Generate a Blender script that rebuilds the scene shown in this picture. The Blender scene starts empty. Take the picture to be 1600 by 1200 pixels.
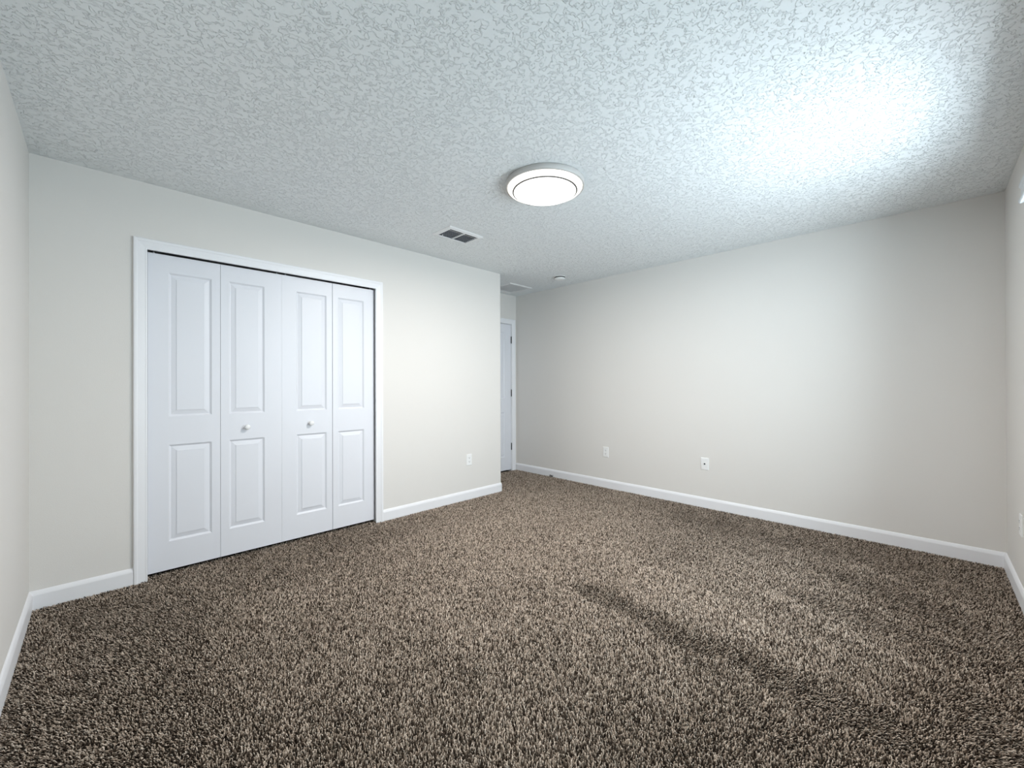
import bpy, bmesh, math
import numpy as np
from mathutils import Vector, Matrix

scene = bpy.context.scene
COL = scene.collection
rng = np.random.default_rng(11)

# ------------------------------------------------------------------ camera
CAM_H = 1.1884
ANG, PITCH, ROLL, FOC = 0.7869, 0.0024, -0.0029, 645.09
_F = Vector((math.cos(ANG), math.sin(ANG), 0)); _R = Vector((math.sin(ANG), -math.cos(ANG), 0)); _U = Vector((0, 0, 1))
F2 = _F * math.cos(PITCH) + _U * math.sin(PITCH)
U2 = -_F * math.sin(PITCH) + _U * math.cos(PITCH)
RC = _R * math.cos(ROLL) + U2 * math.sin(ROLL)
UC = U2 * math.cos(ROLL) - _R * math.sin(ROLL)
cam = bpy.data.cameras.new('camera')
cam.sensor_width = 36.0
cam.lens = FOC * 36.0 / 1600.0
cam.clip_start = 0.02
camo = bpy.data.objects.new('camera', cam)
COL.objects.link(camo)
camo.matrix_world = Matrix(((RC.x, UC.x, -F2.x, 0), (RC.y, UC.y, -F2.y, 0), (RC.z, UC.z, -F2.z, CAM_H), (0, 0, 0, 1)))
scene.camera = camo

# ------------------------------------------------------------------ view
vs = scene.view_settings
scene.display_settings.display_device = 'sRGB'
vs.view_transform = 'Standard'
vs.look = 'None'
vs.gamma = 1.0
vs.use_curve_mapping = False
vs.exposure = 0.06

# ------------------------------------------------------------------ room dimensions (metres)
XL, YA, XB, YR = -0.2705, 3.3875, 4.1652, -0.3655     # left wall, closet wall, right wall, window wall
XE, YD, HC = 3.2041, 4.0940, 2.44                     # closet wall end, entry door wall, ceiling
WINDOWS = ((2.08, 3.09), (0.42, 1.43)); WZ0, WZ1 = 0.62, 2.13   # window openings in the window wall

# ------------------------------------------------------------------ sky and daylight
world = bpy.data.worlds.new('sky')
scene.world = world
world.use_nodes = True
wn = world.node_tree.nodes; wl = world.node_tree.links
wn.clear()
wo = wn.new('ShaderNodeOutputWorld'); wb = wn.new('ShaderNodeBackground')
wb.inputs['Color'].default_value = (0.72, 0.86, 1.0, 1)
wb.inputs['Strength'].default_value = 1.0
wl.new(wb.outputs['Background'], wo.inputs['Surface'])

def area_light(name, loc, direction, sx, sy, power, color):
    l = bpy.data.lights.new(name, 'AREA')
    l.shape = 'RECTANGLE'; l.size = sx; l.size_y = sy
    l.energy = power; l.color = color
    o = bpy.data.objects.new(name, l); COL.objects.link(o)
    o.location = loc
    o.rotation_euler = Vector(direction).to_track_quat('-Z', 'Y').to_euler()
    return o

# daylight entering by the two windows in the window wall
for (wx0, wx1), power, tilt, tint in ((*WINDOWS[:1], 234, 0.17, (0.79, 0.885, 1.0)), (*WINDOWS[1:], 30, 0.55, (0.62, 0.88, 1.0))):
    area_light('window_daylight', ((wx0 + wx1) / 2, YR - 0.75, (WZ0 + WZ1) / 2 - 0.35), (0, 1, tilt), wx1 - wx0 + 0.9, 2.2, power, tint)

LAMP_WATTS = 42.0

# ------------------------------------------------------------------ materials
def new_mat(name):
    m = bpy.data.materials.new(name); m.use_nodes = True
    nt = m.node_tree
    return m, nt, nt.nodes['Principled BSDF']

def simple(name, col, rough=0.5, metal=0.0, spec=0.5, bump=None):
    m, nt, b = new_mat(name)
    b.inputs['Base Color'].default_value = (*col, 1)
    b.inputs['Roughness'].default_value = rough
    b.inputs['Metallic'].default_value = metal
    b.inputs['Specular IOR Level'].default_value = spec
    if bump:
        scale, dist = bump
        tc = nt.nodes.new('ShaderNodeTexCoord')
        n = nt.nodes.new('ShaderNodeTexNoise')
        n.inputs['Scale'].default_value = scale; n.inputs['Detail'].default_value = 3
        bp = nt.nodes.new('ShaderNodeBump'); bp.inputs['Distance'].default_value = dist
        bp.inputs['Strength'].default_value = 1.0
        nt.links.new(tc.outputs['Object'], n.inputs['Vector'])
        nt.links.new(n.outputs['Fac'], bp.inputs['Height'])
        nt.links.new(bp.outputs['Normal'], b.inputs['Normal'])
    return m

M_WALL = simple('wall_paint', (0.785, 0.760, 0.726), 0.75, spec=0.25, bump=(260, 0.0004))
M_TRIM = simple('trim_paint', (0.89, 0.89, 0.91), 0.38, spec=0.5)
M_DOOR = simple('door_paint', (0.81, 0.82, 0.865), 0.42, spec=0.5, bump=(420, 0.00012))
M_PLATE = simple('white_plastic', (0.90, 0.90, 0.89), 0.35)
M_SLOT_SHADE = simple('slot_and_shade_dark', (0.03, 0.03, 0.03), 0.6)
M_BLACK = simple('black_metal', (0.012, 0.012, 0.013), 0.45)
M_TRACK = simple('dark_steel', (0.05, 0.05, 0.055), 0.45, metal=0.6)
M_VENT = simple('white_enamel', (0.88, 0.88, 0.88), 0.4)
M_FIN_SHADED = simple('shaded_enamel_fin', (0.42, 0.44, 0.48), 0.4)  # darker copy of the white enamel for louvres drawn as shaded
M_DUCT_SHADE = simple('duct_shade', (0.012, 0.012, 0.014), 0.9)
M_LAMPBODY = simple('lamp_body_enamel', (0.55, 0.53, 0.51), 0.45)
M_NICKEL = simple('brushed_nickel', (0.16, 0.15, 0.14), 0.5, metal=0.5)
M_CHROME = simple('zinc_pin', (0.6, 0.6, 0.6), 0.3, metal=1.0)
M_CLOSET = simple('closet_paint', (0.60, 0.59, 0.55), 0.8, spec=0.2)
M_BLIND = simple('blind_vinyl', (0.70, 0.73, 0.75), 0.35)
M_SCRAP = simple('yarn_scrap', (0.035, 0.028, 0.022), 0.95, spec=0.1)
M_SCRAPW = simple('pale_scrap', (0.7, 0.68, 0.64), 0.9, spec=0.1)

def glow(name, col, strength):
    m, nt, b = new_mat(name)
    b.inputs['Base Color'].default_value = (0.85, 0.85, 0.83, 1)
    b.inputs['Roughness'].default_value = 0.35
    b.inputs['Emission Color'].default_value = (*col, 1)
    b.inputs['Emission Strength'].default_value = strength
    return m
M_GLOW = glow('lit_diffuser', (1.0, 0.985, 0.96), 2.6)
M_GLOW2 = glow('lit_outer_diffuser', (1.0, 0.96, 0.87), 1.45)

def glass_mat():
    m = bpy.data.materials.new('window_glass'); m.use_nodes = True
    nt = m.node_tree; nt.nodes.clear()
    o = nt.nodes.new('ShaderNodeOutputMaterial'); t = nt.nodes.new('ShaderNodeBsdfTransparent')
    g = nt.nodes.new('ShaderNodeBsdfGlossy'); g.inputs['Roughness'].default_value = 0.02
    mx = nt.nodes.new('ShaderNodeMixShader'); mx.inputs['Fac'].default_value = 0.06
    t.inputs['Color'].default_value = (0.95, 0.98, 0.97, 1)
    nt.links.new(t.outputs[0], mx.inputs[1]); nt.links.new(g.outputs[0], mx.inputs[2])
    nt.links.new(mx.outputs[0], o.inputs['Surface'])
    return m
M_GLASS = glass_mat()

def ceiling_mat():
    # knockdown plaster: flattened splatter plateaus with crisp edges
    m, nt, b = new_mat('knockdown_ceiling')
    b.inputs['Base Color'].default_value = (0.89, 0.915, 0.92, 1)
    b.inputs['Roughness'].default_value = 0.7
    b.inputs['Specular IOR Level'].default_value = 0.3
    tc = nt.nodes.new('ShaderNodeTexCoord')
    n1 = nt.nodes.new('ShaderNodeTexNoise'); n1.inputs['Scale'].default_value = 46; n1.inputs['Detail'].default_value = 4
    n1.inputs['Roughness'].default_value = 0.55; n1.inputs['Distortion'].default_value = 0.6
    r1 = nt.nodes.new('ShaderNodeValToRGB')
    r1.color_ramp.elements[0].position = 0.525; r1.color_ramp.elements[1].position = 0.57
    n2 = nt.nodes.new('ShaderNodeTexNoise'); n2.inputs['Scale'].default_value = 3.0; n2.inputs['Detail'].default_value = 2
    n3 = nt.nodes.new('ShaderNodeTexNoise'); n3.inputs['Scale'].default_value = 140; n3.inputs['Detail'].default_value = 2
    ma = nt.nodes.new('ShaderNodeMath'); ma.operation = 'MULTIPLY_ADD'; ma.inputs[1].default_value = 0.18
    bp = nt.nodes.new('ShaderNodeBump'); bp.inputs['Distance'].default_value = 0.0036; bp.inputs['Strength'].default_value = 1.0
    L = nt.links.new
    L(tc.outputs['Object'], n1.inputs['Vector']); L(tc.outputs['Object'], n3.inputs['Vector'])
    L(n1.outputs['Fac'], r1.inputs['Fac'])
    L(n3.outputs['Fac'], ma.inputs[0]); L(r1.outputs['Color'], ma.inputs[2])
    L(ma.outputs[0], bp.inputs['Height']); L(bp.outputs['Normal'], b.inputs['Normal'])
    return m
M_CEIL = ceiling_mat()

def carpet_mat():
    m, nt, b = new_mat('carpet_yarn')
    at = nt.nodes.new('ShaderNodeAttribute'); at.attribute_name = 'yarn_tone'
    r = nt.nodes.new('ShaderNodeValToRGB')
    cr = r.color_ramp
    cr.elements[0].position = 0.0; cr.elements[0].color = (0.028, 0.019, 0.013, 1)
    cr.elements[1].position = 1.0; cr.elements[1].color = (0.90, 0.77, 0.65, 1)
    e = cr.elements.new(0.35); e.color = (0.18, 0.136, 0.102, 1)
    e = cr.elements.new(0.7); e.color = (0.55, 0.445, 0.355, 1)
    nt.links.new(at.outputs['Fac'], r.inputs['Fac'])
    nt.links.new(r.outputs['Color'], b.inputs['Base Color'])
    b.inputs['Roughness'].default_value = 0.9
    b.inputs['Specular IOR Level'].default_value = 0.15
    return m
M_CARPET = carpet_mat()
M_BACKING_SHADED = simple('shaded_carpet_backing', (0.03, 0.024, 0.019), 0.95, spec=0.1, bump=(300, 0.002))  # near-black so the gaps between tufts look shaded

# ------------------------------------------------------------------ mesh helpers
class MB:
    """Collects shapes and links them as one mesh object."""
    def __init__(self): self.v = []; self.f = []; self.s = []
    def add(self, vs_, fs_, smooth=False):
        k = len(self.v); self.v += [tuple(p) for p in vs_]
        for q in fs_: self.f.append([i + k for i in q]); self.s.append(smooth)
    def box(self, x0, x1, y0, y1, z0, z1):
        self.add([(x0,y0,z0),(x1,y0,z0),(x1,y1,z0),(x0,y1,z0),(x0,y0,z1),(x1,y0,z1),(x1,y1,z1),(x0,y1,z1)],
                 [(0,3,2,1),(4,5,6,7),(0,1,5,4),(1,2,6,5),(2,3,7,6),(3,0,4,7)])
    def prism(self, pts, z0, z1, smooth_edges=False):
        n = len(pts)
        self.add([(x,y,z0) for x,y in pts] + [(x,y,z1) for x,y in pts],
                 [tuple(range(n-1,-1,-1)), tuple(range(n, 2*n))] + [(i,(i+1)%n,n+(i+1)%n,n+i) for i in range(n)])
    def loft(self, rings, closed_ring=True, cap=True, smooth=False):
        n = len(rings[0]); vs_ = [p for r in rings for p in r]; fs_ = []
        for a in range(len(rings)-1):
            for i in range(n if closed_ring else n-1):
                j = (i+1) % n
                fs_.append((a*n+i, a*n+j, (a+1)*n+j, (a+1)*n+i))
        self.add(vs_, fs_, smooth)
        if cap:
            self.add(rings[0], [tuple(range(n-1,-1,-1))]); self.add(rings[-1], [tuple(range(n))])
    def lathe(self, prof, c, axis='z', n=64, cap_start=True, cap_end=True, smooth=True):
        """prof: list of (radius, height); height measured along axis ('z' up, '-y' towards the room)."""
        rings = []
        for r, h in prof:
            ring = []
            for i in range(n):
                a = 2*math.pi*i/n
                if axis == 'z': ring.append((c[0]+r*math.cos(a), c[1]+r*math.sin(a), c[2]+h))
                elif axis == 'y': ring.append((c[0]+r*math.cos(a), c[1]+h, c[2]+r*math.sin(a)))
                else: ring.append((c[0]+h, c[1]+r*math.cos(a), c[2]+r*math.sin(a)))
            rings.append(ring)
        self.loft(rings, cap=False, smooth=smooth)
        if cap_start and prof[0][0] > 1e-6: self.add(rings[0], [tuple(range(n))])
        if cap_end and prof[-1][0] > 1e-6: self.add(rings[-1], [tuple(range(n))])
    def tube(self, pts, r, n=8):
        rings = []
        for i, p in enumerate(pts):
            p = Vector(p); t = (Vector(pts[min(i+1, len(pts)-1)]) - Vector(pts[max(i-1, 0)])).normalized()
            a = t.orthogonal().normalized(); b = t.cross(a)
            rings.append([tuple(p + a*r*math.cos(2*math.pi*k/n) + b*r*math.sin(2*math.pi*k/n)) for k in range(n)])
        self.loft(rings, smooth=True)
    def build(self, name, mat, parent=None, bevel=0.0, segs=2, merge=True):
        me = bpy.data.meshes.new(name)
        me.from_pydata(self.v, [], self.f)
        me.polygons.foreach_set('use_smooth', self.s)
        bm = bmesh.new(); bm.from_mesh(me)
        if merge: bmesh.ops.remove_doubles(bm, verts=bm.verts, dist=1e-6)
        bmesh.ops.recalc_face_normals(bm, faces=bm.faces)
        bm.to_mesh(me); bm.free()
        for m_ in (mat if isinstance(mat, (list, tuple)) else [mat]): me.materials.append(m_)
        o = bpy.data.objects.new(name, me); COL.objects.link(o)
        if parent is not None:
            o.parent = parent
            o.matrix_parent_inverse = Matrix.Translation(-Vector(parent.location)) if parent.parent is None else Matrix()
        if bevel:
            md = o.modifiers.new('bevel', 'BEVEL'); md.width = bevel; md.segments = segs
            md.limit_method = 'ANGLE'; md.angle_limit = math.radians(40); md.harden_normals = False
        return o

def root(name, loc, label, cat, group=None, kind=None):
    o = bpy.data.objects.new(name, None); COL.objects.link(o)
    o.location = loc; o.empty_display_size = 0.05
    o['label'] = label; o['category'] = cat
    if group: o['group'] = group
    if kind: o['kind'] = kind
    return o

def struct(o, label, cat):
    o['kind'] = 'structure'; o['label'] = label; o['category'] = cat
    return o

# ------------------------------------------------------------------ floor, ceiling, walls
T = 0.14
PILE = 0.016                                     # carpet backing lies this far under the pile tips
b = MB(); b.box(XL - T, XB + T, YR - T, YD + T, -0.16, -PILE)
struct(b.build('floor', M_BACKING_SHADED), 'floor slab under the brown carpet', 'floor')
b = MB(); b.box(XL - T, XB + T, YR - T, YD + T, HC, HC + 0.12)
struct(b.build('ceiling', M_CEIL), 'white ceiling with knockdown plaster texture', 'ceiling')

b = MB(); b.box(XL - T, XL, YR, YD, -0.15, HC)
struct(b.build('wall_left', M_WALL), 'light grey-beige wall at the left edge of the photo', 'wall')
b = MB(); b.box(XB, XB + T, YR, YD, -0.15, HC)
struct(b.build('wall_right', M_WALL), 'long light grey-beige wall on the right with two wall plates', 'wall')
b = MB()
xs_ = [XL - T, WINDOWS[1][0], WINDOWS[1][1], WINDOWS[0][0], WINDOWS[0][1], XB + T]
for i in (0, 2, 4): b.box(xs_[i], xs_[i+1], YR - T, YR, -0.15, HC)
for i in (1, 3):
    b.box(xs_[i], xs_[i+1], YR - T, YR, -0.15, WZ0); b.box(xs_[i], xs_[i+1], YR - T, YR, WZ1, HC)
struct(b.build('wall_front', M_WALL), 'grey-beige window wall at the right edge of the photo', 'wall')

# closet wall with its opening; the outer corner by the entry is a bullnose
OX0, OX1, OZ = 0.197, 1.713, 2.058
WT = 0.115
RB = 0.018
arc = [(XE - RB + RB*math.cos(a), YA + RB + RB*math.sin(a)) for a in np.linspace(-math.pi/2, 0, 9)]
b = MB()
b.box(XL, OX0, YA, YA + WT, -0.15, HC)
b.prism([(OX1, YA)] + arc + [(XE, YA + WT), (OX1, YA + WT)], -0.15, HC)
b.box(OX0, OX1, YA, YA + WT, OZ, HC)
struct(b.build('wall_back', M_WALL), 'grey-beige wall holding the white closet doors', 'wall')
b = MB(); b.box(XE - WT, XE, YA + WT, YD, -0.15, HC)
struct(b.build('wall_entry_side', M_WALL), 'short wall hidden behind the closet corner beside the entry door', 'wall')
# entry wall with door opening, and the back wall of the closet, one each
DX0, DX1, DZ = 3.288, 4.077, 2.042
b = MB()
b.box(XE - WT, DX0, YD, YD + 0.115, -0.15, HC); b.box(DX1, XB, YD, YD + 0.115, -0.15, HC); b.box(DX0, DX1, YD, YD + 0.115, DZ, HC)
b.box(XE - WT, XB, YD + 0.116, YD + T, -0.15, HC)
struct(b.build('wall_entry_back', M_WALL), 'narrow strip of wall above the entry door', 'wall')
b = MB(); b.box(XL, XE - WT, YD - 0.05, YD, -0.15, HC)
struct(b.build('wall_closet_back', M_CLOSET), 'closet back wall behind the closed doors', 'wall')

# ------------------------------------------------------------------ casings and baseboards
CAS = [(0, 0), (0, 0.008), (0.002, 0.0105), (0.006, 0.0115), (0.010, 0.0105), (0.014, 0.0110), (0.044, 0.0150), (0.047, 0.0175), (0.052, 0.0185), (0.060, 0.0185), (0.064, 0.016), (0.065, 0.012), (0.065, 0)]
def casing(name, x0, x1, ztop, y, label, zbot=-0.012):
    rings = []
    for sx, cx, cz, up in ((-1, x0, zbot, 0), (-1, x0, ztop, 1), (1, x1, ztop, 1), (1, x1, zbot, 0)):
        rings.append([(cx + sx*w, y - t, cz + up*w) for w, t in CAS])
    bb = MB(); bb.loft(rings)
    return struct(bb.build(name, M_TRIM), label, 'trim')
casing('trim_1', 0.205, 1.697, 2.030, YA, 'white mitred casing around the closet doors')
casing('trim_2', DX0 + 0.004, DX1 - 0.004, 2.038, YD, 'white casing around the entry door in the alcove')

# jambs inside both openings
def jamb(name, x0, x1, z1, y0, y1, th, label):
    bb = MB()
    bb.box(x0, x0 + th, y0, y1, -0.012, z1); bb.box(x1 - th, x1, y0, y1, -0.012, z1); bb.box(x0 + th, x1 - th, y0, y1, z1 - th, z1)
    return struct(bb.build(name, M_TRIM), label, 'trim')
jamb('trim_3', OX0, OX1, OZ, YA + 0.0005, YA + WT, 0.004, 'white jamb lining the closet opening')
jamb('trim_4', DX0, DX1, DZ, YD + 0.0005, YD + 0.114, 0.008, 'white jamb lining the entry door opening')

BASE = [(0, -0.014), (0.0135, -0.014), (0.0135, 0.066), (0.0125, 0.0705), (0.0098, 0.0775), (0.0066, 0.0840), (0.0030, 0.0885), (0.0, 0.0900)]
def baseboard(name, path, label, closed_normals=None):
    """path: polyline on the wall face; the room is to the right of the walking direction."""
    rings = []
    n = len(path)
    def nrm(a, c):
        d = Vector((c[0]-a[0], c[1]-a[1])).normalized(); return Vector((d.y, -d.x))
    for i, p in enumerate(path):
        if i == 0: off = nrm(path[0], path[1])
        elif i == n-1: off = nrm(path[-2], path[-1])
        else:
            n1 = nrm(path[i-1], p); n2 = nrm(p, path[i+1]); off = (n1 + n2) / (1 + n1.dot(n2))
        rings.append([(p[0] + off.x*t, p[1] + off.y*t, z) for t, z in BASE])
    bb = MB(); bb.loft(rings)
    return struct(bb.build(name, M_TRIM), label, 'baseboard')
baseboard('baseboard_left', [(XL, YR), (XL, YA)], 'white baseboard along the left wall')
baseboard('baseboard_back_left', [(XL, YA), (0.1395, YA)], 'short white baseboard left of the closet casing')
corner = [(XE - RB + RB*math.cos(a), YA + RB + RB*math.sin(a)) for a in np.linspace(-math.pi/2, 0, 7)]
baseboard('baseboard_back_right', [(1.7625, YA)] + corner + [(XE, YD)], 'white baseboard right of the closet wrapping the outer corner')
baseboard('baseboard_right', [(XB, YD), (XB, YR)], 'long white baseboard along the right wall')
baseboard('baseboard_front', [(XB, YR), (XL, YR)], 'white baseboard below the window at the right edge')

# ------------------------------------------------------------------ panel door leaf (moulded two-panel face)
def rect_ring(x0, x1, z0, z1, off, y):
    return [(x0+off, y, z0+off), (x1-off, y, z0+off), (x1-off, y, z1-off), (x0+off, y, z1-off)]
PROF = [(0, 0), (0.0020, 0.0014), (0.0045, 0.0042), (0.0100, 0.0088), (0.0130, 0.0096), (0.0150, 0.0094), (0.0165, 0.0084), (0.0365, 0.0036), (0.0385, 0.0036), (0.0395, 0.0004), (0.042, 0.0)]
def leaf_mesh(x0, x1, z0, z1, px0, px1, panels, y, th):
    bb = MB()
    xs = [x0, px0, px1, x1]; zs = [z0] + [q for p in panels for q in p] + [z1]
    for i in range(3):
        for j in range(len(zs) - 1):
            if i == 1 and j % 2 == 1: continue
            bb.add([(xs[i], y, zs[j]), (xs[i+1], y, zs[j]), (xs[i+1], y, zs[j+1]), (xs[i], y, zs[j+1])], [(0, 1, 2, 3)])
    for p0, p1 in panels:
        rings = [rect_ring(px0, px1, p0, p1, o, y + d) for o, d in PROF]
        bb.loft(rings, cap=False); bb.add(rings[-1], [(0, 1, 2, 3)])
    # back and edges
    bb.add([(x0, y+th, z0), (x1, y+th, z0), (x1, y+th, z1), (x0, y+th, z1)], [(3, 2, 1, 0)])
    for i in range(3):
        for z in (z0, z1):
            bb.add([(xs[i], y, z), (xs[i+1], y, z), (xs[i+1], y+th, z), (xs[i], y+th, z)], [(0, 1, 2, 3)])
    for j in range(len(zs) - 1):
        for x in (x0, x1):
            bb.add([(x, y, zs[j]), (x, y, zs[j+1]), (x, y+th, zs[j+1]), (x, y+th, zs[j])], [(0, 1, 2, 3)])
    return bb

YDOOR = YA + 0.030
PAN = [(0.195, 0.812), (0.993, 1.913)]
def bifold(name, leaves, label):
    r = root(name, ((leaves[0][0] + leaves[-1][1]) / 2, YDOOR, 0.016), label, 'closet door', kind='structure')
    for (x0, x1, px0, px1, knob) in leaves:
        dz = 0.0
        bb = leaf_mesh(x0, x1, 0.016, 2.0225, px0, px1, PAN, YDOOR, 0.032)
        lf = bb.build('leaf', M_DOOR, r)
        if knob:
            kb = MB()
            kb.lathe([(0.0001, 0.0), (0.0135, 0.0), (0.0140, -0.002), (0.0110, -0.006), (0.0090, -0.011), (0.0110, -0.0155), (0.0160, -0.0195), (0.0182, -0.0245), (0.0172, -0.0295), (0.0125, -0.033), (0.0062, -0.0346), (0.0001, -0.035)], (knob, YDOOR, 0.895), axis='y', n=32, cap_start=False, cap_end=False)
            kb.build('knob', M_PLATE, lf)
    # pivot pins riding in the track
    for x in (leaves[0][0] + 0.03, leaves[-1][1] - 0.03):
        pb = MB(); pb.lathe([(0.004, 0.0), (0.004, 0.019)], (x, YDOOR + 0.016, 2.0225), n=12)
        pb.build('pivot_pin', M_CHROME, r)
    return r
bifold('door_1', [(0.2085, 0.5825, 0.309, 0.535, None), (0.5845, 0.9645, 0.633, 0.851, 0.738)], 'left pair of white bifold closet doors with a round knob')
bifold('door_2', [(0.9653, 1.3385, 1.067, 1.294, 1.170), (1.3425, 1.6985, 1.385, 1.607, None)], 'right pair of white bifold closet doors with a round knob')
b = MB(); b.box(OX0 + 0.006, OX1 - 0.006, YA + 0.034, YA + 0.058, 2.042, OZ - 0.0045)
struct(b.build('trim_5', M_TRACK), 'dark steel bifold track over the closet doors', 'trim')

# ------------------------------------------------------------------ entry door in the alcove
YE = YD + 0.004
r = root('door_3', (DX1 - 0.009, YE, 0.012), 'white panel entry door in the alcove, seen edge-on past the closet corner', 'door', kind='structure')
leaf_mesh(DX0 + 0.011, DX1 - 0.011, 0.012, DZ - 0.013, 3.413, 3.943, [(0.195, 0.812), (1.0, 1.913)], YE, 0.035).build('leaf', M_DOOR, r)
for hz in (0.330, 1.075, 1.815):
    hb = MB(); hb.lathe([(0.0065, -0.047), (0.0065, 0.047)], (DX1 - 0.0095, YE - 0.0055, hz), n=16)
    hb.lathe([(0.0001, 0.0525), (0.004, 0.051), (0.0045, 0.047), (0.0065, 0.047)], (DX1 - 0.0095, YE - 0.0055, hz), n=16, cap_start=False, cap_end=False)
    h = hb.build('hinge', M_BLACK, r); h['label'] = 'black hinge barrel'
kb = MB(); kb.lathe([(0.032, 0.0), (0.032, -0.006), (0.012, -0.010), (0.011, -0.035), (0.024, -0.042), (0.028, -0.055), (0.022, -0.066), (0.0001, -0.07)], (DX0 + 0.08, YE, 0.94), axis='y', n=32, cap_end=False)
kb.build('knob', M_BLACK, r)

# ------------------------------------------------------------------ wall plates
def plate_frame(o, nx, ny):
    """local frame on a wall: right axis, out axis (into the room)."""
    return o
def to_wall(bb, origin, right, out):
    R = Vector(right); O = Vector(out); U = Vector((0, 0, 1)); o = Vector(origin)
    bb.v = [tuple(o + R*x - O*y + U*z) for x, y, z in bb.v]      # y negative is out of the wall
    return bb
def cover(w, h, d=0.006):
    bb = MB()
    rings = []
    for off, dy in ((0, 0), (0, -0.0025), (0.0015, -0.0045), (0.0045, -d)):
        rings.append(rect_ring(-w/2, w/2, -h/2, h/2, off, dy))
    bb.loft(rings)
    return bb
def duplex(loc, right, out, label, group=None):
    r = root('power_outlet', loc, label, 'outlet', group)
    to_wall(cover(0.072, 0.118), loc, right, out).build('cover_plate', M_PLATE, r)
    for s in (1, -1):
        cz = s * 0.0195
        bb = MB()
        prof = []
        for a in np.linspace(0, 2*math.pi, 32, endpoint=False):
            prof.append((max(-0.0155, min(0.0155, 0.0175*math.cos(a))), max(-0.0135, min(0.0135, 0.0175*math.sin(a)))))
        bb.loft([[(x, -0.005, cz + z) for x, z in prof], [(x, -0.0075, cz + z) for x, z in prof], [(x*0.94, -0.0082, cz + z*0.94) for x, z in prof]])
        rc = to_wall(bb, loc, right, out).build('receptacle', M_PLATE, r)
        sb = MB()
        sb.box(-0.0075, -0.0052, -0.0086, -0.0076, cz - 0.001, cz + 0.0085)
        sb.box(0.0052, 0.0075, -0.0086, -0.0076, cz - 0.0, cz + 0.0075)
        sb.lathe([(0.0028, -0.0086), (0.0028, -0.0076)], (0, 0, cz - 0.0065), axis='y', n=12)
        to_wall(sb, loc, right, out).build('slot', M_SLOT_SHADE, rc)
    sc = MB(); sc.lathe([(0.0035, -0.0055), (0.0035, -0.0068), (0.002, -0.0074)], (0, 0, 0), axis='y', n=12)
    to_wall(sc, loc, right, out).build('screw', M_PLATE, r)
    return r
duplex((2.737, YA, 0.407), (1, 0, 0), (0, -1, 0), 'white duplex power outlet low on the wall between closet and corner')
duplex((XB, 2.634, 0.406), (0, -1, 0), (-1, 0, 0), 'white duplex power outlet on the right wall, the one nearer the alcove')
duplex((3.560, YR, 0.415), (-1, 0, 0), (0, 1, 0), 'white duplex power outlet on the window wall at the right edge')
loc = (XB, 1.523, 0.416)
r = root('cable_plate', loc, 'white wall plate with one dark cable jack in the middle of the right wall', 'wall plate')
to_wall(cover(0.074, 0.118), loc, (0, -1, 0), (-1, 0, 0)).build('cover_plate', M_PLATE, r)
bb = MB(); bb.lathe([(0.0075, -0.005), (0.0075, -0.0085), (0.0058, -0.0085), (0.0050, -0.014), (0.0001, -0.014)], (0, 0, 0), axis='y', n=24, cap_end=False)
j = to_wall(bb, loc, (0, -1, 0), (-1, 0, 0)).build('cable_jack', M_BLACK, r); j['label'] = 'dark coaxial jack'
for s in (1, -1):
    sc = MB(); sc.lathe([(0.003, -0.0055), (0.003, -0.0066), (0.0018, -0.007)], (0, 0, s*0.042), axis='y', n=12)
    to_wall(sc, loc, (0, -1, 0), (-1, 0, 0)).build('screw', M_PLATE, r)

# ------------------------------------------------------------------ ceiling light
LC = (1.955, 1.668, HC)
r = root('ceiling_light', LC, 'round flush ceiling light, lit, with a thin ring around its glowing dome', 'ceiling light')
bb = MB(); bb.lathe([(0.238, 0.0), (0.2445, -0.002), (0.2450, -0.026), (0.2435, -0.031), (0.2395, -0.033), (0.232, -0.033), (0.230, -0.024)], LC, n=96, cap_start=True, cap_end=True)
bb.build('lamp_base', M_LAMPBODY, r)
bb = MB(); bb.lathe([(0.2315, -0.028), (0.2305, -0.034), (0.227, -0.0395), (0.220, -0.0450), (0.210, -0.0500), (0.1995, -0.0545), (0.1990, -0.0500)], LC, n=96, cap_start=False, cap_end=False)
o = bb.build('outer_diffuser', M_GLOW2, r); o['label'] = 'glowing outer band of the diffuser'
bb = MB(); bb.lathe([(0.2005, -0.050), (0.2005, -0.0546), (0.1990, -0.0556), (0.1930, -0.0580), (0.1918, -0.0580), (0.1910, -0.050)], LC, n=96, cap_start=False, cap_end=False)
o = bb.build('trim_ring', M_NICKEL, r); o['label'] = 'thin grey metal ring'
bb = MB(); bb.lathe([(0.1920, -0.0572), (0.185, -0.0600), (0.165, -0.0660), (0.140, -0.0725), (0.100, -0.0800), (0.050, -0.0855), (0.0001, -0.0875)], LC, n=96, cap_start=False, cap_end=False)
o = bb.build('diffuser_dome', M_GLOW, r); o['label'] = 'bright white glowing dome'
l = bpy.data.lights.new('lamp_light', 'AREA'); l.shape = 'DISK'; l.size = 0.26
l.energy = LAMP_WATTS; l.color = (1.0, 0.93, 0.88)
o = bpy.data.objects.new('lamp_light', l); COL.objects.link(o)
o.location = (LC[0], LC[1], HC - 0.0885)

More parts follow.
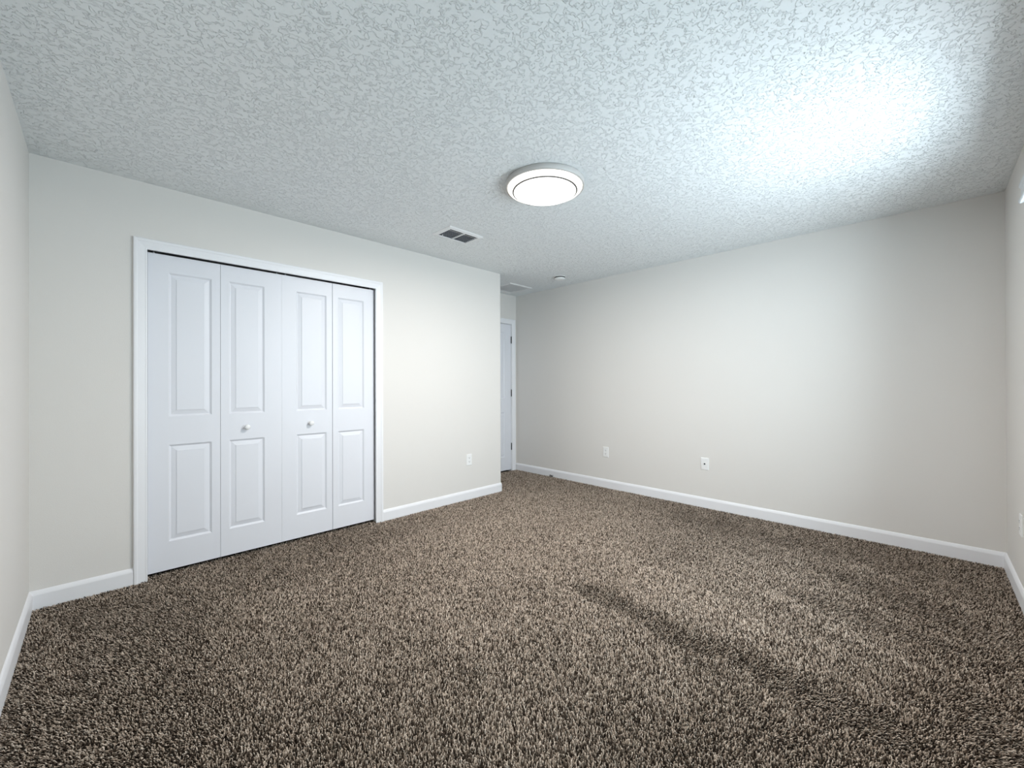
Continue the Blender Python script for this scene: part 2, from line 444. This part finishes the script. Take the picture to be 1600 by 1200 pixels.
# ------------------------------------------------------------------ ceiling air vent
VX0, VX1, VY0, VY1 = 1.940, 2.290, 2.632, 2.878
r = root('air_vent', ((VX0+VX1)/2, (VY0+VY1)/2, HC), 'rectangular white ceiling air vent with two bays of louvres coloured as shaded', 'air vent')
def frame_mesh(x0, x1, y0, y1, prof, z):
    """mitred rectangular frame; prof (offset inwards, drop)."""
    bb_ = MB()
    rings = []
    for o_, d_ in prof:
        rings.append([(x0+o_, y0+o_, z-d_), (x1-o_, y0+o_, z-d_), (x1-o_, y1-o_, z-d_), (x0+o_, y1-o_, z-d_)])
    bb_.loft(rings, cap=False)
    return bb_
fr = frame_mesh(VX0, VX1, VY0, VY1, [(0, 0.0), (0.0, 0.002), (0.004, 0.006), (0.026, 0.013), (0.031, 0.013), (0.033, 0.011), (0.033, 0.001)], HC)
xm = (VX0 + VX1) / 2
fr.box(xm - 0.0055, xm + 0.0055, VY0 + 0.033, VY1 - 0.033, HC - 0.0125, HC - 0.002)
fr.build('vent_frame', M_VENT, r)
bb = MB(); bb.box(VX0 + 0.033, VX1 - 0.033, VY0 + 0.033, VY1 - 0.033, HC - 0.0012, HC - 0.0002)  # flat black sheet painted as the duct's inner shade
o = bb.build('duct_shade_sheet', M_DUCT_SHADE, r); o['label'] = 'black sheet for the shaded duct opening'
gy0, gy1 = VY0 + 0.036, VY1 - 0.036
NF = 7
for (fx0, fx1) in ((VX0 + 0.034, xm - 0.006), (xm + 0.006, VX1 - 0.034)):
    for i in range(NF):
        yc = gy0 + 0.027 + (gy1 - gy0 - 0.033) * i / (NF - 1)
        bb = MB()
        ring = lambda x: [(x, yc - 0.0090, HC - 0.0105), (x, yc - 0.0082, HC - 0.0116), (x, yc + 0.001, HC - 0.0085), (x, yc + 0.0065, HC - 0.0030), (x, yc + 0.0055, HC - 0.0024), (x, yc - 0.0005, HC - 0.0074)]
        bb.loft([ring(fx0), ring(fx1)])
        bb.build('louvre', M_VENT if i == 0 else M_FIN_SHADED, r)  # first louvre drawn lit, the rest in the shaded colour
bb = MB(); bb.tube([(VX0 + 0.058, gy1 - 0.030, HC - 0.010), (VX0 + 0.058, gy1 - 0.031, HC - 0.017), (VX0 + 0.050, gy1 - 0.050, HC - 0.019)], 0.0028)
o = bb.build('damper_lever', M_VENT, r); o['label'] = 'small white damper lever'

# ------------------------------------------------------------------ return grille in the alcove ceiling
GX0, GX1, GY0, GY1 = 3.545, 3.945, 3.585, 3.985
r = root('return_grille', ((GX0+GX1)/2, (GY0+GY1)/2, HC), 'square white return air grille on the alcove ceiling', 'air grille')
fr = frame_mesh(GX0, GX1, GY0, GY1, [(0, 0.0), (0.0, 0.003), (0.003, 0.007), (0.026, 0.0095), (0.030, 0.0095), (0.031, 0.001)], HC)
fr.build('grille_frame', M_VENT, r)
bb = MB(); bb.box(GX0 + 0.031, GX1 - 0.031, GY0 + 0.031, GY1 - 0.031, HC - 0.0012, HC - 0.0002)
bb.build('filter_recess', M_VENT, r)
for i in range(22):
    yc = GY0 + 0.040 + (GY1 - GY0 - 0.08) * i / 21
    bb = MB()
    ring = lambda x: [(x, yc - 0.0074, HC - 0.0082), (x, yc - 0.0070, HC - 0.0090), (x, yc + 0.0064, HC - 0.0062), (x, yc + 0.0060, HC - 0.0054)]
    bb.loft([ring(GX0 + 0.0305), ring(GX1 - 0.0305)])
    bb.build('louvre', M_VENT, r)

# ------------------------------------------------------------------ smoke detector
SC = (3.770, 2.992, HC)
r = root('smoke_detector', SC, 'small round white smoke detector on the ceiling near the alcove', 'smoke detector')
bb = MB(); bb.lathe([(0.071, 0.0), (0.073, -0.001), (0.073, -0.005), (0.071, -0.0065), (0.064, -0.0068)], SC, n=64)
bb.build('mounting_base', M_PLATE, r)
bb = MB(); bb.lathe([(0.059, -0.0065), (0.060, -0.017), (0.063, -0.018), (0.061, -0.027), (0.054, -0.034), (0.036, -0.0375), (0.0001, -0.038)], SC, n=64, cap_start=False, cap_end=False)
bb.build('sensor_cap', M_PLATE, r)
bb = MB(); bb.lathe([(0.0625, -0.0066), (0.0625, -0.0172)], SC, n=64, cap_start=False, cap_end=False)  # near-black band paints the shade between base and cap
o = bb.build('vent_slit_shade', M_SLOT_SHADE, r); o['label'] = 'slit around the sensor cap, darkened as shade'

# ------------------------------------------------------------------ window in the window wall
def window(name, WX0, WX1, label, blabel):
    r = root(name, ((WX0+WX1)/2, YR - 0.10, WZ0), label, 'window', kind='structure')
    bb = MB()
    yf0, yf1 = YR - 0.125, YR - 0.075
    fw = 0.045
    bb.box(WX0, WX0 + fw, yf0, yf1, WZ0, WZ1); bb.box(WX1 - fw, WX1, yf0, yf1, WZ0, WZ1)
    bb.box(WX0 + fw, WX1 - fw, yf0, yf1, WZ0, WZ0 + fw); bb.box(WX0 + fw, WX1 - fw, yf0, yf1, WZ1 - fw, WZ1)
    zm = (WZ0 + WZ1) / 2
    bb.box(WX0 + fw, WX1 - fw, yf0 + 0.005, yf1 - 0.005, zm - 0.02, zm + 0.02)
    bb.build('window_frame', M_TRIM, r)
    for z0, z1 in ((WZ0 + fw, zm - 0.02), (zm + 0.02, WZ1 - fw)):
        bb = MB(); bb.box(WX0 + fw, WX1 - fw, YR - 0.102, YR - 0.098, z0, z1)
        bb.build('glass_pane', M_GLASS, r)
    bb = MB(); bb.box(WX0 - 0.0, WX1 + 0.0, YR - 0.075, YR + 0.012, WZ0 - 0.02, WZ0 + 0.001)
    bb.build('window_sill', M_TRIM, r)
    if not blabel: return
    # raised blind with its valance standing proud of the wall
    r = root('window_blind', ((WX0+WX1)/2, YR - 0.01, 2.045), blabel, 'window blind')
    VALP = [(-0.362, 2.140), (-0.318, 2.140), (-0.315, 2.134), (-0.315, 2.122), (-0.322, 2.112), (-0.322, 2.074), (-0.316, 2.066), (-0.313, 2.058), (-0.314, 2.050), (-0.318, 2.046), (-0.325, 2.046), (-0.330, 2.052), (-0.330, 2.128), (-0.362, 2.128)]
    bb = MB(); bb.loft([[(WX0 - 0.012, y, z) for y, z in VALP], [(WX1 + 0.010, y, z) for y, z in VALP]])
    bb.box(WX1 - 0.002, WX1 + 0.010, YR + 0.001, -0.326, 2.048, 2.139); bb.box(WX0 - 0.012, WX0, YR + 0.001, -0.326, 2.048, 2.139)
    bb.build('valance', M_BLIND, r, merge=False)
    bb = MB(); bb.box(WX0 + 0.01, WX1 - 0.01, YR - 0.055, YR - 0.005, 2.085, 2.126)
    bb.build('headrail', M_BLIND, r)
    bb = MB()
    for i in range(14):
        z = 2.080 - i*0.0045
        bb.box(WX0 + 0.012, WX1 - 0.012, YR - 0.058, YR - 0.006, z, z + 0.003)
    bb.build('stacked_slats', M_BLIND, r)
    bb = MB(); bb.box(WX0 + 0.012, WX1 - 0.012, YR - 0.057, YR - 0.007, 2.002, 2.018)
    bb.build('bottom_rail', M_BLIND, r, bevel=0.003)
window('window_1', *WINDOWS[0], 'window in the window wall just past the right edge of the photo', 'white blind valance over the window at the right edge')
window('window_2', *WINDOWS[1], 'window in the window wall beside the camera', None)

# ------------------------------------------------------------------ carpet pile: leaning cut tufts
def value_noise(x, y, scale, seed):
    g = np.random.default_rng(seed).random((256, 256))
    u = x*scale + 100.0; w = y*scale + 100.0
    i = np.floor(u).astype(int); j = np.floor(w).astype(int)
    fu = u - i; fw_ = w - j
    fu = fu*fu*(3-2*fu); fw_ = fw_*fw_*(3-2*fw_)
    i %= 256; j %= 256; i2 = (i+1) % 256; j2 = (j+1) % 256
    return (g[i, j]*(1-fu)+g[i2, j]*fu)*(1-fw_) + (g[i, j2]*(1-fu)+g[i2, j2]*fu)*fw_

def carpet():
    s = 0.0060
    pts = []
    for (x0, x1, y0, y1) in ((XL + 0.013, XB - 0.013, YR + 0.013, YA - 0.012), (XE + 0.014, XB - 0.013, YA - 0.012, YD - 0.002), (OX0 + 0.006, OX1 - 0.006, YA - 0.012, YA + 0.075)):
        nx = int((x1-x0)/s); ny = int((y1-y0)/s)
        gx, gy = np.meshgrid(x0 + (np.arange(nx)+.5)*(x1-x0)/nx, y0 + (np.arange(ny)+.5)*(y1-y0)/ny)
        gx = gx.ravel() + rng.uniform(-.45, .45, gx.size)*s; gy = gy.ravel() + rng.uniform(-.45, .45, gy.size)*s
        pts.append(np.stack([np.clip(gx, x0, x1), np.clip(gy, y0, y1)], 1))
    P = np.concatenate(pts); n = len(P); x, y = P[:, 0], P[:, 1]
    # nap: brushed patches, footprints, vacuum tracks, plus lean bias imitating the light's falloff
    big = 0.55*value_noise(x, y, 1.6, 1) + 0.3*value_noise(x, y, 4.0, 2) + 0.15*value_noise(x, y, 9.0, 3)
    nap = (big - 0.5) * 1.8 + 0.60 - 0.66*np.clip(np.abs(x - y), 0, 2.6) - 0.35*np.clip(1 - (x - XL)/0.7, 0, 1)  # bias leans pile darker off the diagonal and by the left wall
    def stroke(ax, ay, bx, by, w, amt):
        d = np.array([bx-ax, by-ay]); L2 = (d**2).sum()
        t = np.clip(((x-ax)*d[0] + (y-ay)*d[1])/L2, 0, 1)
        wob = (value_noise(x, y, 7.0, 5) - .5)*w*0.9
        dist = np.hypot(x-ax-t*d[0], y-ay-t*d[1]) + wob
        return 1.25*amt*np.clip(1.3 - dist/w, 0, 1)
    for a in STROKES: nap += stroke(*a)
    nap = np.clip(nap, -1.9, 1.4)
    ang = rng.uniform(0, 2*math.pi, n)
    lean = rng.uniform(0.25, 1.0, n)*0.0080
    # positive nap leans away from the camera corner, negative leans back towards it
    dx, dy = math.cos(ANG), math.sin(ANG)
    lx = lean*np.cos(ang) + nap*0.0065*dx; ly = lean*np.sin(ang) + nap*0.0065*dy
    cx = -np.sin(ang)*rng.uniform(-.0022, .0022, n); cy = np.cos(ang)*rng.uniform(-.0022, .0022, n)
    h = PILE + rng.uniform(-0.0070, 0.0010, n) - np.clip(-nap, 0, 1)*0.002
    rad = rng.uniform(0.0015, 0.0025, n)
    tw = rng.uniform(0, 2*math.pi, n)
    K = 3
    NV = 2*K + 1
    V = np.empty((n, NV, 3), np.float32)
    for k in range(K):
        a = tw + 2*math.pi*k/K
        for q, (u, fr, rr) in enumerate(((0.0, 0.0, 0.9), (0.55, 0.80, 1.0))):
            aa = a + 0.45*q
            V[:, q*K+k, 0] = x + lx*u + cx*math.sin(u*math.pi) + rad*rr*np.cos(aa)
            V[:, q*K+k, 1] = y + ly*u + cy*math.sin(u*math.pi) + rad*rr*np.sin(aa)
            V[:, q*K+k, 2] = -PILE + h*fr
    V[:, 2*K, 0] = x + lx - cx; V[:, 2*K, 1] = y + ly - cy; V[:, 2*K, 2] = -PILE + h
    q = []
    for k in range(K):
        k2 = (k+1) % K
        q += [[k, k2, K+k2], [k, K+k2, K+k], [K+k, K+k2, 2*K]]
    q = np.array(q, np.int32)
    faces = (q[None] + (np.arange(n, dtype=np.int32)*NV)[:, None, None]).reshape(-1, 3)
    me = bpy.data.meshes.new('carpet')
    nf = len(faces)
    me.vertices.add(n*NV); me.vertices.foreach_set('co', V.ravel())
    me.loops.add(nf*3); me.loops.foreach_set('vertex_index', faces.ravel())
    me.polygons.add(nf)
    me.polygons.foreach_set('loop_start', np.arange(0, nf*3, 3, dtype=np.int32))
    me.polygons.foreach_set('loop_total', np.full(nf, 3, np.int32))
    me.polygons.foreach_set('use_smooth', np.ones(nf, bool))
    me.update(calc_edges=True)
    tone = np.where(rng.random(n) < 0.40, rng.uniform(0.0, 0.30, n), rng.uniform(0.50, 1.0, n)).astype(np.float32)
    at = me.attributes.new('yarn_tone', 'FLOAT', 'POINT')
    at.data.foreach_set('value', np.repeat(tone, NV).astype(np.float32))
    me.materials.append(M_CARPET)
    o = bpy.data.objects.new('carpet', me); COL.objects.link(o)
    o['kind'] = 'stuff'; o['label'] = 'speckled brown cut-pile carpet covering the whole floor'; o['category'] = 'carpet'
    return o
STROKES = [
    (2.02, 1.40, 1.92, 0.12, 0.085, -1.7), (1.96, 0.85, 1.60, 0.30, 0.07, -0.7),
    (2.50, 1.45, 2.20, 0.15, 0.15, 0.8),
    (2.25, 0.42, 2.20, 0.05, 0.05, -1.0), (2.70, 0.62, 2.42, 0.02, 0.05, 1.2), (2.82, 0.52, 2.72, -0.10, 0.06, -1.3),
    (3.05, 0.45, 2.78, -0.12, 0.045, 1.1), (3.30, 0.50, 3.00, -0.20, 0.08, -1.1), (3.55, 0.30, 3.20, -0.25, 0.05, 0.9),
    (3.75, 1.60, 3.70, 0.40, 0.12, -0.9), (2.35, -0.10, 1.95, -0.25, 0.10, -1.0),
    (-0.05, 3.10, 0.35, 2.70, 0.13, -1.2), (-0.20, 3.20, -0.10, 2.50, 0.06, 0.8), (0.20, 2.85, 0.90, 2.55, 0.06, 0.8),
    (3.55, 3.70, 4.05, 2.60, 0.20, -0.5), (1.2, 2.9, 2.6, 2.6, 0.12, 0.5),
]
carpet()

# loose scrap of carpet yarn against the right baseboard
sx, sy = XB - 0.016, 3.440
r = root('carpet_scrap', (sx, sy, 0.0), 'dark scrap of loose carpet yarn lying against the right baseboard near the alcove', 'scrap')
bb = MB()
for k in range(14):
    a = rng.uniform(0, 2*math.pi); l = rng.uniform(0.012, 0.03)
    p0 = Vector((sx - 0.012 + rng.uniform(-.008, .004), sy + rng.uniform(-.028, .028), rng.uniform(0.0, 0.006)))
    p1 = p0 + Vector((-abs(math.cos(a))*l*0.3, math.sin(a)*l*0.5, rng.uniform(0.006, 0.02)))
    p2 = p1 + Vector((-0.003, math.sin(a)*l*0.4, rng.uniform(-0.008, 0.006)))
    bb.tube([p0, p1, p2], 0.0022, 6)
bb.build('yarn_tangle', M_SCRAP, r)
bb = MB(); bb.tube([(sx - 0.022, sy + 0.034, 0.002), (sx - 0.020, sy + 0.044, 0.006), (sx - 0.024, sy + 0.050, 0.003)], 0.004, 6)
o = bb.build('pale_fibre', M_SCRAPW, r); o['label'] = 'pale fleck of fibre'
